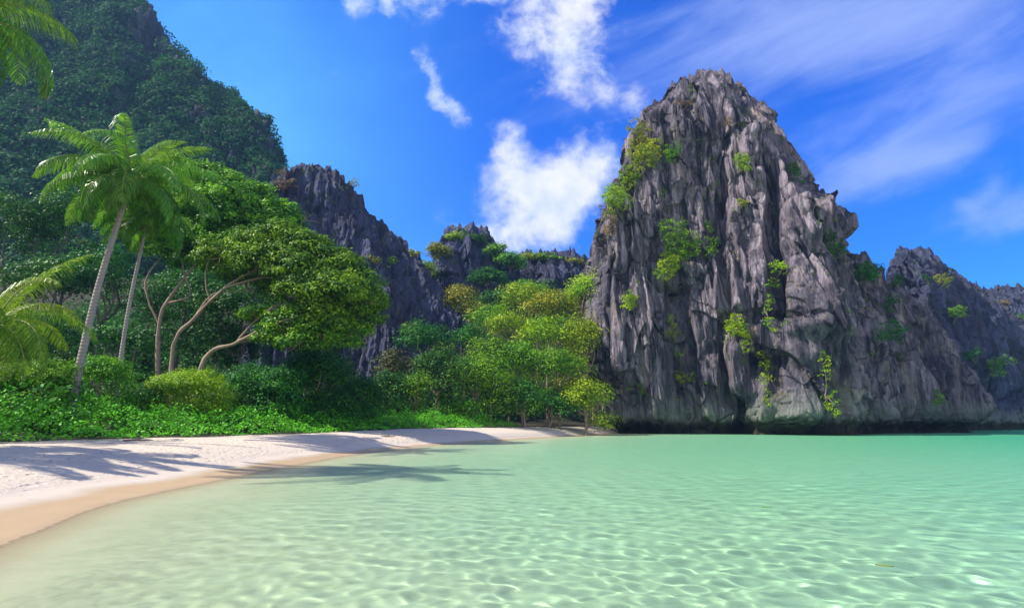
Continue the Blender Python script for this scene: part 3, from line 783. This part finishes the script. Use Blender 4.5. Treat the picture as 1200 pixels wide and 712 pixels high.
# ------------------------------------------------------------------ jungle behind the palms (left) and bushes
JUN = [  # label, px, py, D, w, h, mat
    ('dark rounded tree at the left edge under the mountain', 20, 265, 74, 130, 90, L_DEEP),
    ('dark tree directly behind the crown of the tall palm', 95, 250, 78, 120, 90, L_DEEP),
    ('dark tree filling the gap left of the leaning palm trunk', 55, 330, 67, 130, 95, L_DEEP),
    ('shaded tree between the two palm trunks', 125, 320, 70, 110, 110, L_DEEP),
    ('shaded tree behind the bare limbs of the spreading trees', 215, 345, 76, 130, 100, L_DEEP),
    ('deep green tree low behind the limb leaning right', 285, 365, 74, 130, 110, L_DEEP),
    ('deep green tree low at far left behind the young palm', 10, 400, 57, 120, 90, L_DEEP),
    ('dark tree under the wide crown nearest the dark cliff', 365, 400, 72, 110, 80, L_DEEP),
    ('dark tree low between palm trunk and spreading trees', 150, 400, 64, 110, 90, L_DEEP),
]
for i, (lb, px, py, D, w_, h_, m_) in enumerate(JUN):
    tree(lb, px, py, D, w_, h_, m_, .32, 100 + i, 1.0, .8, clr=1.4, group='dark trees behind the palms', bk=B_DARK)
BUSH = [
    ('bright green rounded bush right of the palm trunks', 222, 450, 47, 92, 48, L_LIME, .13),
    ('green bush at the foot of the tall leaning palm', 120, 440, 42, 80, 60, L_RAIN, .14),
    ('leafy bush left of the tall palm trunk, below the young palm', 40, 445, 37, 110, 60, L_RAIN, .14),
    ('broad dark green bush under the limb leaning right', 310, 455, 55, 110, 70, L_DEEP, .2),
    ('rounded deep green bush below the end of the wide crown', 370, 440, 60, 100, 80, L_DEEP, .2),
    ('deep green bush in front of the pale foot of the dark cliff', 418, 462, 66, 70, 48, L_DEEP, .2),
    ('dark bush tucked between the bright bush and the tree limbs', 265, 470, 52, 70, 30, L_DEEP, .16),
    ('low bush standing behind the left end of the beach vine', 165, 462, 46, 60, 36, L_DEEP, .14),
    ('low dark bush behind the young palm at left edge', -10, 470, 36, 70, 50, L_DEEP, .14),
]
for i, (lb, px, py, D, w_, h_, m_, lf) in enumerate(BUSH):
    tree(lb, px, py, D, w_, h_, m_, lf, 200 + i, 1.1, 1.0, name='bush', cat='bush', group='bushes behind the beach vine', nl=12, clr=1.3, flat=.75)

MID = [  # the green slope between the dark cliff and the pinnacle
    ('brownish sparse tree in front of the dark cliff foot', 462, 430, 88, 44, 48, L_DRYG, .34),
    ('dark green tree low in front of the dark cliff', 455, 462, 80, 60, 60, L_DEEP, .3),
    ('light green small tree left of the bright green one', 487, 458, 80, 44, 56, L_RAIN, .27),
    ('olive tree halfway between dark cliff and pinnacle', 515, 435, 84, 66, 60, L_DEEP, .32),
    ('bright green broad tree above the right end of the beach vine', 562, 448, 88, 88, 74, L_RAIN, .28),
    ('small round green shrub behind the end of the vine strip', 545, 480, 84, 40, 30, L_RAIN, .25),
    ('thin tree with pale bare stem below the gap', 548, 398, 108, 50, 50, L_DEEP, .36),
    ('yellow-green tree below the left crag', 597, 384, 110, 56, 44, L_LIME, .36),
    ('gold-topped tree highest on the green slope', 650, 360, 116, 70, 48, L_GOLD, .36),
    ('lime tree just right of the gold-topped tree', 690, 348, 114, 60, 60, L_LIME, .36),
    ('lime tree in the middle of the green slope', 640, 392, 106, 66, 54, L_LIME, .34),
    ('lime tree against the left side of the pinnacle', 684, 394, 107, 60, 52, L_LIME, .34),
    ('green tree low in the middle of the slope', 610, 425, 98, 70, 56, L_RAIN, .32),
    ('green tree right of the low middle one, before the dark hollow', 655, 432, 97, 64, 50, L_RAIN, .32),
    ('yellow-green bushy tree at the foot of the pinnacle', 688, 466, 95, 54, 54, L_LIME, .30),
    ('dark green tree at the back of the small beach end', 612, 468, 90, 70, 50, L_DEEP, .3),
    ('dark tree shading the sand where the beach ends', 652, 474, 96, 56, 44, L_DEEP, .3),
    ('pale yellow tree on the shoulder of the dark cliff', 537, 352, 130, 50, 40, L_GOLD, .42),
    ('olive tree at the lower right end of the dark cliff', 575, 415, 100, 60, 50, L_RAIN, .33),
    ('lime tree high beside the pinnacle waist', 708, 330, 118, 40, 40, L_LIME, .38),
    ('lime tree left of the gold-topped tree', 612, 350, 122, 56, 46, L_LIME, .38),
    ('green tree at the top of the slope below the lower crag', 630, 350, 140, 60, 36, L_RAIN, .42),
    ('lime tree between gold-topped tree and pinnacle, highest on the right', 690, 338, 132, 50, 40, L_LIME, .4),
    ('green tree touching the pinnacle below its round flank shrub', 704, 372, 113, 40, 50, L_RAIN, .36),
    ('lime tree between the low middle tree and the dark cliff', 575, 378, 118, 56, 44, L_RAIN, .38),
    ('deep green tree behind the brownish sparse one', 495, 400, 100, 56, 50, L_DEEP, .34),
]
for i, (lb, px, py, D, w_, h_, m_, lf) in enumerate(MID):
    tree(lb, px, py, D, w_ * 1.12, h_ * 1.1, m_, lf * 1.1, 300 + i, 1.0, .2 if 'hollow' in lb or 'shading' in lb or 'back of' in lb else .75, depth=1.0, nl=13, clr=1.6, flat=.7)
FAR = [
    ('yellowish tree on the left shoulder of the left crag', 516, 296, 172, 34, 40, L_GOLD),
    ('small green tree on top of the left crag', 556, 282, 178, 26, 14, L_DEEP),
    ('round dark green tree between the two crags', 571, 326, 164, 40, 34, L_DEEP),
    ('green tree above the saddle of the two crags', 598, 308, 172, 42, 26, L_RAIN),
    ('deep green tree low between the two crags', 578, 352, 160, 44, 30, L_DEEP),
    ('light tree on top of the lower wide crag', 625, 303, 186, 34, 14, L_LIME),
    ('small dry tree on the right end of the lower crag', 668, 308, 188, 30, 12, L_GOLD),
    ('pale golden tree at the foot of the left crag', 553, 368, 150, 44, 36, L_GOLD),
    ('green tree low on the front of the lower wide crag', 612, 338, 168, 44, 26, L_RAIN),
    ('yellow-green bush on top of the left crag beside its peak', 535, 279, 176, 26, 16, L_LIME),
    ('green tree on the right side of the left crag', 584, 296, 174, 32, 26, L_RAIN),
    ('olive tree at the middle top of the lower wide crag', 646, 304, 186, 32, 14, L_RAIN),
    ('yellow-green tree where dark cliff meets left crag', 500, 318, 150, 30, 34, L_LIME),
]
for i, (lb, px, py, D, w_, h_, m_) in enumerate(FAR):
    c = at(px, py + h_ * .5, D + 3)
    tree(lb, px, py, D, w_ * 1.1, h_ * 1.1, m_, .55, 400 + i, 1.0, base=c, group='trees among the far crags')

# shrubs on the pinnacle
PS = [
    ('large dark green bush hanging left of centre on the pinnacle', 795, 286, 3.7, L_RAIN, 6), ('yellow-green lower half of the large hanging bush on the pinnacle', 782, 318, 3.1, L_LIME, 5),
    ('bright lime bush drooping on the middle of the pinnacle', 859, 383, 2.6, L_LIME, 5), ('thin lime shrub hanging right under the bright drooping bush', 866, 405, 1.5, L_LIME, 3),
    ('golden green shrub highest on the left edge of the pinnacle', 748, 166, 2.8, L_GOLD, 4), ('yellow shrub second from the top on the left edge', 739, 192, 3.3, L_GOLD, 4),
    ('lime shrub third down the left edge of the pinnacle', 728, 216, 3.2, L_LIME, 4), ('widest lime shrub on the left edge of the pinnacle', 716, 240, 3.6, L_LIME, 5),
    ('small dry shrub below the widest left edge shrub', 706, 272, 2.2, L_DRY, 4), ('round green shrub low on the left flank of the pinnacle', 735, 354, 2.2, L_LIME, 4),
    ('green tuft right of the flat-topped buttress crest', 862, 193, 2.0, L_LIME, 4), ('olive tuft beside the upper ribs, left of centre', 790, 185, 1.8, L_RAIN, 4),
    ('small yellow tuft halfway down the flat-topped buttress', 866, 243, 1.3, L_GOLD, 3), ('small green tuft above the bright drooping bush', 832, 265, 1.2, L_RAIN, 3),
    ('lime tuft in the dark recess right of the drooping bush', 910, 316, 2.0, L_LIME, 4), ('green patch at the top of the narrow green streak', 899, 355, 1.6, L_LIME, 3),
    ('tall narrow green streak of plants low on the face', 894, 432, 2.0, L_LIME, 4), ('yellow-green tuft near the waterline under the green streak', 897, 465, 1.6, L_LIME, 3),
    ('orange-yellow tuft low left of centre on the pinnacle', 799, 441, 1.7, L_GOLD, 3), ('yellow tuft above the orange one', 788, 393, 1.8, L_GOLD, 3),
    ('green tuft between the large bush and the yellow tuft', 787, 373, 1.3, L_LIME, 3), ('small lime tuft right of the yellow tuft', 800, 415, 1.3, L_RAIN, 3),
    ('small green tuft low on the left flank above the water', 748, 456, 1.3, L_RAIN, 3), ('pale green streak low near the shaded corner', 962, 458, 2.1, L_LIME, 3),
    ('dry tuft crowning the flat-topped buttress', 850, 148, 1.0, L_DRY, 3), ('dry grass tuft left below the summit', 797, 122, 1.4, L_DRY, 3),
    ('green shrub under the overhanging knob on the right', 978, 292, 2.1, L_DEEP, 4), ('dark green shrub upper right on the shaded shoulder', 928, 205, 1.9, L_DEEP, 4),
    ('dark tree top on the right slope of the pinnacle', 1012, 316, 3.4, L_DEEP, 5), ('dark green shrub on the shaded right slope', 1032, 388, 2.4, L_DEEP, 4),
    ('small shrub on shaded slope below the dark tree top', 1038, 352, 2.0, L_DEEP, 3), ('faint green shrub in the middle of the shaded slope', 1058, 418, 1.4, L_DEEP, 3),
    ('dark shrub on the outer rim of the right slope', 1045, 330, 2.2, L_DEEP, 3), ('yellowish tuft low on the shaded slope', 1092, 462, 1.6, L_RAIN, 3),
]
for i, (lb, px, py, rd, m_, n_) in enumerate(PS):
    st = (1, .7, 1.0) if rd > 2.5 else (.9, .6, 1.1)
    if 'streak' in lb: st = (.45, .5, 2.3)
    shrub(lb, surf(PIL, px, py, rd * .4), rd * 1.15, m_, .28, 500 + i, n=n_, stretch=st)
for i, (lb, px, py, rd, rk_, m_) in enumerate([
        ('dry orange shrub on the crest of the blocky right tower', 1103, 325, 3.0, RC1, L_GOLD), ('green streak of shrubs down the blocky right tower', 1118, 372, 3.2, RC1, L_RAIN),
        ('wide green shrub patch on the ledge of the right tower', 1160, 428, 4.2, RC1, L_RAIN), ('small green shrub high on the blocky right tower', 1086, 322, 2.2, RC1, L_DEEP),
        ('low green shrub left end of the ledge on the tower', 1140, 418, 3.0, RC1, L_DEEP), ('pale shrub on the crest of the farthest ridge', 1152, 352, 3.0, RC2, L_RAIN),
        ('green shrub at right edge on the farthest ridge', 1192, 376, 3.0, RC2, L_RAIN), ('dry tuft beside the notch of the farthest ridge', 1168, 350, 2.4, RC2, L_DRY),
        ('dry leafless shrub at the top left of the dark cliff', 330, 212, 2.6, LCL, L_DRY), ('little windblown tree standing on the crest of the dark cliff', 418, 216, 1.5, LCL, L_GOLD),
        ('orange tuft in a groove of the dark cliff', 443, 302, 1.0, LCL, L_GOLD), ('green tuft beside the orange tuft on the dark cliff', 460, 308, 1.4, LCL, L_RAIN),
        ('dry golden shrub on the right rim of the dark cliff', 487, 296, 1.9, LCL, L_GOLD), ('green shrub ledge low on the dark cliff, left one', 483, 383, 2.2, LCL, L_RAIN),
        ('green shrub ledge low on the dark cliff, right one', 510, 388, 2.2, LCL, L_RAIN), ('green hanging shrub at lower right of the dark cliff', 523, 405, 2.4, LCL, L_LIME)]):
    shrub(lb, surf(rk_, px, py, rd * .25), rd, m_, .34, 600 + i, n=4)

# ------------------------------------------------------------------ forest on the mountain
V, X_, Y_, D_ = MTN[1]; rng = rs(77)
nu_, nv_ = 800, 500
G = V[:nu_ * nv_].reshape(nv_, nu_, 3)
e1 = G[1:, 1:] - G[:-1, :-1]; e2 = G[1:, :-1] - G[:-1, 1:]; cxx = np.cross(e1, e2); ar = np.linalg.norm(cxx, axis=-1).ravel() / 2
ctr = (.25 * (G[1:, 1:] + G[:-1, :-1] + G[1:, :-1] + G[:-1, 1:])).reshape(-1, 3)
pxm, pym, _ = project(ctr)
fbn = fbm(ctr[:, 0] / 16, ctr[:, 1] / 16, ctr[:, 2] / 16, 4, 3)
rocky = sstep(130, 175, pxm) * sstep(110, 30, pym) * 1.1 + sstep(255, 330, pxm) * .55
keep = (pxm > -260) & (pym > -130) & (ctr[:, 1] < 275)
wgt = ar * keep * np.clip(1.05 - rocky * (1.0 + .8 * fbn) - .45 * (fbn < -.28), 0.0, 1)
nT = 11500
idx = rng.choice(len(ctr), nT, p=wgt / wgt.sum()); cc = ctr[idx] + rng.normal(size=(nT, 3)) * .5
rT = (1.5 + 3.6 * rng.random(nT)**1.6) * (.55 + .45 * (np.linalg.norm(cc, axis=1) / 230)); tn = rng.random(nT)
nl = 64
e = unit(rng.normal(size=(nT, nl, 3)) + np.array([0, 0, .5])); lump = 1 + .25 * vnoise(e[..., 0]*2.5 + tn[:, None]*50, e[..., 1]*2.5, e[..., 2]*2.5, 5)
P = cc[:, None] + e * (rT[:, None] * lump * (.75 + .3 * rng.random((nT, nl))))[..., None] * np.array([1, 1, .8])
V2, F2 = leafquads(P.reshape(-1, 3), e.reshape(-1, 3) + [0, 0, .2], 1.2, rng, .7, .5)
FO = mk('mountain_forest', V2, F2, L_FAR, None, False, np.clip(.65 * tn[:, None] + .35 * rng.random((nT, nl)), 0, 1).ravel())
tag(FO, 'dark green jungle covering the steep hazy mountain on the left', 'forest', kind='stuff')

# undergrowth mass on the slope behind the tree line
n = 2600; rng = rs(91)
X2 = rng.uniform(-95, 22, n); Y2 = rng.uniform(34, 150, n)
zz, s2, so = ground_z(X2, Y2); k = (s2 > 15 + .05 * Y2) & (X2 > -1.05 * Y2 - 12); X2, Y2, zz = X2[k], Y2[k], zz[k]
rT = 1.0 + 1.8 * rng.random(len(X2)); nl = 90; tn = rng.random(len(X2))
e = unit(rng.normal(size=(len(X2), nl, 3)) + [0, 0, .7])
P = np.stack([X2, Y2, zz + rT * .3], 1)[:, None] + e * (rT[:, None] * (.7 + .35 * rng.random((len(X2), nl))))[..., None]
V2, F2 = leafquads(P.reshape(-1, 3), e.reshape(-1, 3), .42, rng, .6, .6)
UG = mk('undergrowth', V2, F2, L_DEEP, None, False, np.clip(.6 * tn[:, None] + .4 * rng.random((len(X2), nl)), 0, 1).ravel())
tag(UG, 'dense shaded jungle undergrowth behind the beach trees', 'undergrowth', kind='stuff')

# beach vine strip
rng = rs(55); n = 330000
Y2 = rng.uniform(12, 92, n); X2 = rng.uniform(-62, 9, n)
zz, s2, so = ground_z(X2, Y2)
edge = 13.2 - 4.2 * sstep(28, 50, Y2) - 1.5 * sstep(60, 90, Y2) + .9 * fbm(X2 / 2.5, Y2 / 2.5, X2 * 0, 3, 3)
k = (s2 > edge) & (s2 < edge + 11) & (Y2 < 91); X2, Y2, zz, s2, edge = X2[k], Y2[k], zz[k], s2[k], edge[k]
hgt = (.25 + .6 * sstep(0, 1.6, s2 - edge) + .95 * sstep(1.0, 5, s2 - edge)) * 1.0 * (1 + .9 * fbm(X2 / 1.3, Y2 / 1.3, X2 * 0, 8, 3))
P = np.stack([X2, Y2, zz + np.maximum(hgt, .08) * rng.random(len(X2))**.35], 1)
V2, F2 = leafquads(P, np.tile([0, -.2, 1.0], (len(P), 1)), .17, rng, .75, .55)
VI = mk('beach_vine', V2, F2, L_VINE, None, False, np.clip(.4 + .5 * fbm(X2 / .8, Y2 / .8, X2 * 0, 12, 2) + .4 * rng.random(len(P)), 0, 1))
tag(VI, 'bright green creeping beach vine along the top of the sand', 'ground cover', kind='stuff')

# ------------------------------------------------------------------ air
HZ, q, b = newmat('haze'); q.n.remove(b)
pv = q.node('ShaderNodeVolumePrincipled'); pv.inputs['Color'].default_value = (.30, .56, 1, 1); pv.inputs['Density'].default_value = .0002; pv.inputs['Anisotropy'].default_value = .2
q.l.new(pv.outputs[0], q.n['Material Output'].inputs['Volume'])
bx = np.array([(x_, y_, z_) for z_ in (-12, 330) for (x_, y_) in ((-3700, -800), (3700, -800), (3700, 4200), (-3700, 4200))], float)
HO = mk('haze', bx, np.array([[3, 2, 1, 0], [4, 5, 6, 7], [0, 1, 5, 4], [1, 2, 6, 5], [2, 3, 7, 6], [3, 0, 4, 7]]), HZ, None, False)
tag(HO, 'thin sea haze', None, kind='stuff')

# small plants rooted in the cracks of the rocks
Pp, Nn, Tt = [], [], []
for rk_, cnt, sc_, sd_ in ((PIL, 420, 1.0, 1), (LCL, 110, 1.1, 2), (RC1, 90, 1.3, 3), (RC2, 80, 1.5, 4), (MKA, 70, 1.6, 5), (MKB, 90, 1.6, 6)):
    V_, X_, Y_, D_ = rk_[1]; rng = rs(900 + sd_)
    nz_ = fbm(V_[:, 0] / 3, V_[:, 1] / 3, V_[:, 2] / 7, 40 + sd_, 3); ok = (nz_ > .18) & (V_[:, 2] > 5) & (V_[:, 1] < V_[:, 1].min() + .6 * np.ptp(V_[:, 1]))
    ii = rng.choice(np.nonzero(ok)[0], cnt); c_ = V_[ii]; rd_ = sc_ * (.25 + .75 * rng.random(cnt)**2.2); nl_ = 26
    e = unit(rng.normal(size=(cnt, nl_, 3)) + [0, -.4, .3]); t_ = rng.random(cnt)
    Pp.append((c_[:, None] + e * (rd_[:, None] * (.3 + .7 * rng.random((cnt, nl_))))[..., None] * [1, .8, 1.3]).reshape(-1, 3)); Nn.append(e.reshape(-1, 3)); Tt.append(np.clip(t_[:, None] * .8 + .3 * rng.random((cnt, nl_)), 0, 1).ravel())
V2, F2 = leafquads(np.concatenate(Pp), np.concatenate(Nn), .30, rs(5), .5, .6)
tag(mk('crevice_plants', V2, F2, L_CREV, None, False, np.concatenate(Tt)), 'sparse small plants and dry grass rooted in cracks of the cliffs', 'crevice plants', kind='stuff')

# leaf litter on the sand
rng = rs(66); n = 9000; Y2 = 6 + 50 * rng.random(n)**1.4; X2 = rng.uniform(-40, -8, n)
zz, s2, so = ground_z(X2, Y2); dn = fbm(X2 / 2, Y2 / 2, X2 * 0, 31, 3)
k = (s2 > 3.2) & (so < .9) & ((rng.random(n) < .05) | ((np.abs(s2 - 5.2 - 1.2 * dn) < .35) & (rng.random(n) < .6)) | ((so > .02) & (rng.random(n) < .5)))
P = np.stack([X2, Y2, zz + .015], 1)[k]
V2, F2 = leafquads(P, np.tile([0, 0, 1.0], (len(P), 1)), .085, rng, .45, .25)
tag(mk('leaf_litter', V2, F2, L_DRY, None, False, rng.random(len(P)) * .5), 'dry leaves and bits strewn along the wrack line on the sand', 'leaf litter', kind='stuff')

# driftwood and sticks left on the sand
for i, (lb, px, py, D, L_, a0) in enumerate([('dark driftwood branch lying at the edge of the beach vine', 162, 515, 31, 1.5, .1),
        ('small dark log where the beach narrows', 455, 511, 50, 1.3, .2)]):
    rng = rs(800 + i); p = at(px, py, D); p[2] = gz(p[0], p[1]) + .05; u = np.array([math.cos(a0), math.sin(a0), 0])
    pts = [p - u * L_ / 2, p - u * L_ * .15 + [0, .06, .04], p + u * L_ * .2 + [0, -.05, .03], p + u * L_ / 2 + [0, .04, .02]]
    parts = [tube(pts, [.05, .06, .045, .015], 7, 5), tube([pts[1], pts[1] + u * L_ * .2 + [0, .18, .10], pts[1] + u * L_ * .35 + [0, .22, .13]], [.035, .025, .008], 6, 4)]
    V_, F_ = join(parts); o = mk('driftwood', V_, F_, B_DARK if 'dark' in lb else B_TREE, None, True, None, p); tag(o, lb, 'driftwood', 'sticks on the beach')

# floating leaves
for lb, px, py, sz in (('small yellow-green leaf floating on the water near lower right', 1037, 667, .10), ('tiny dark leaf floating further out on the water', 899, 597, .10)):
    p0 = at(px, py, 1.0) - [0, 0, CAMH]; p = p0 * (-CAMH / p0[2]); p[2] = CAMH + p[2]
    xs = np.linspace(-1, 1, 9); wd = .32 * np.sqrt(np.clip(1 - xs**2, 0, 1)) * (1 - .2 * xs)
    Vt = np.concatenate([np.stack([xs, wd, .05 * xs**2 + .06], 1), np.stack([xs, xs * 0, .05 * xs**2], 1), np.stack([xs, -wd, .05 * xs**2 + .06], 1)]) * sz
    Vt = np.concatenate([Vt, Vt - [0, 0, .004]]); F1 = gridF(3, 9); F_ = np.concatenate([F1, F1[:, ::-1] + 27])
    o = mk('floating_leaf', Vt, F_, L_GOLD, None, True, np.full(len(F_), .3)); o.location = (p[0], p[1], .045); o.rotation_euler = (0, 0, -.5)
    tag(o, lb, 'leaf')
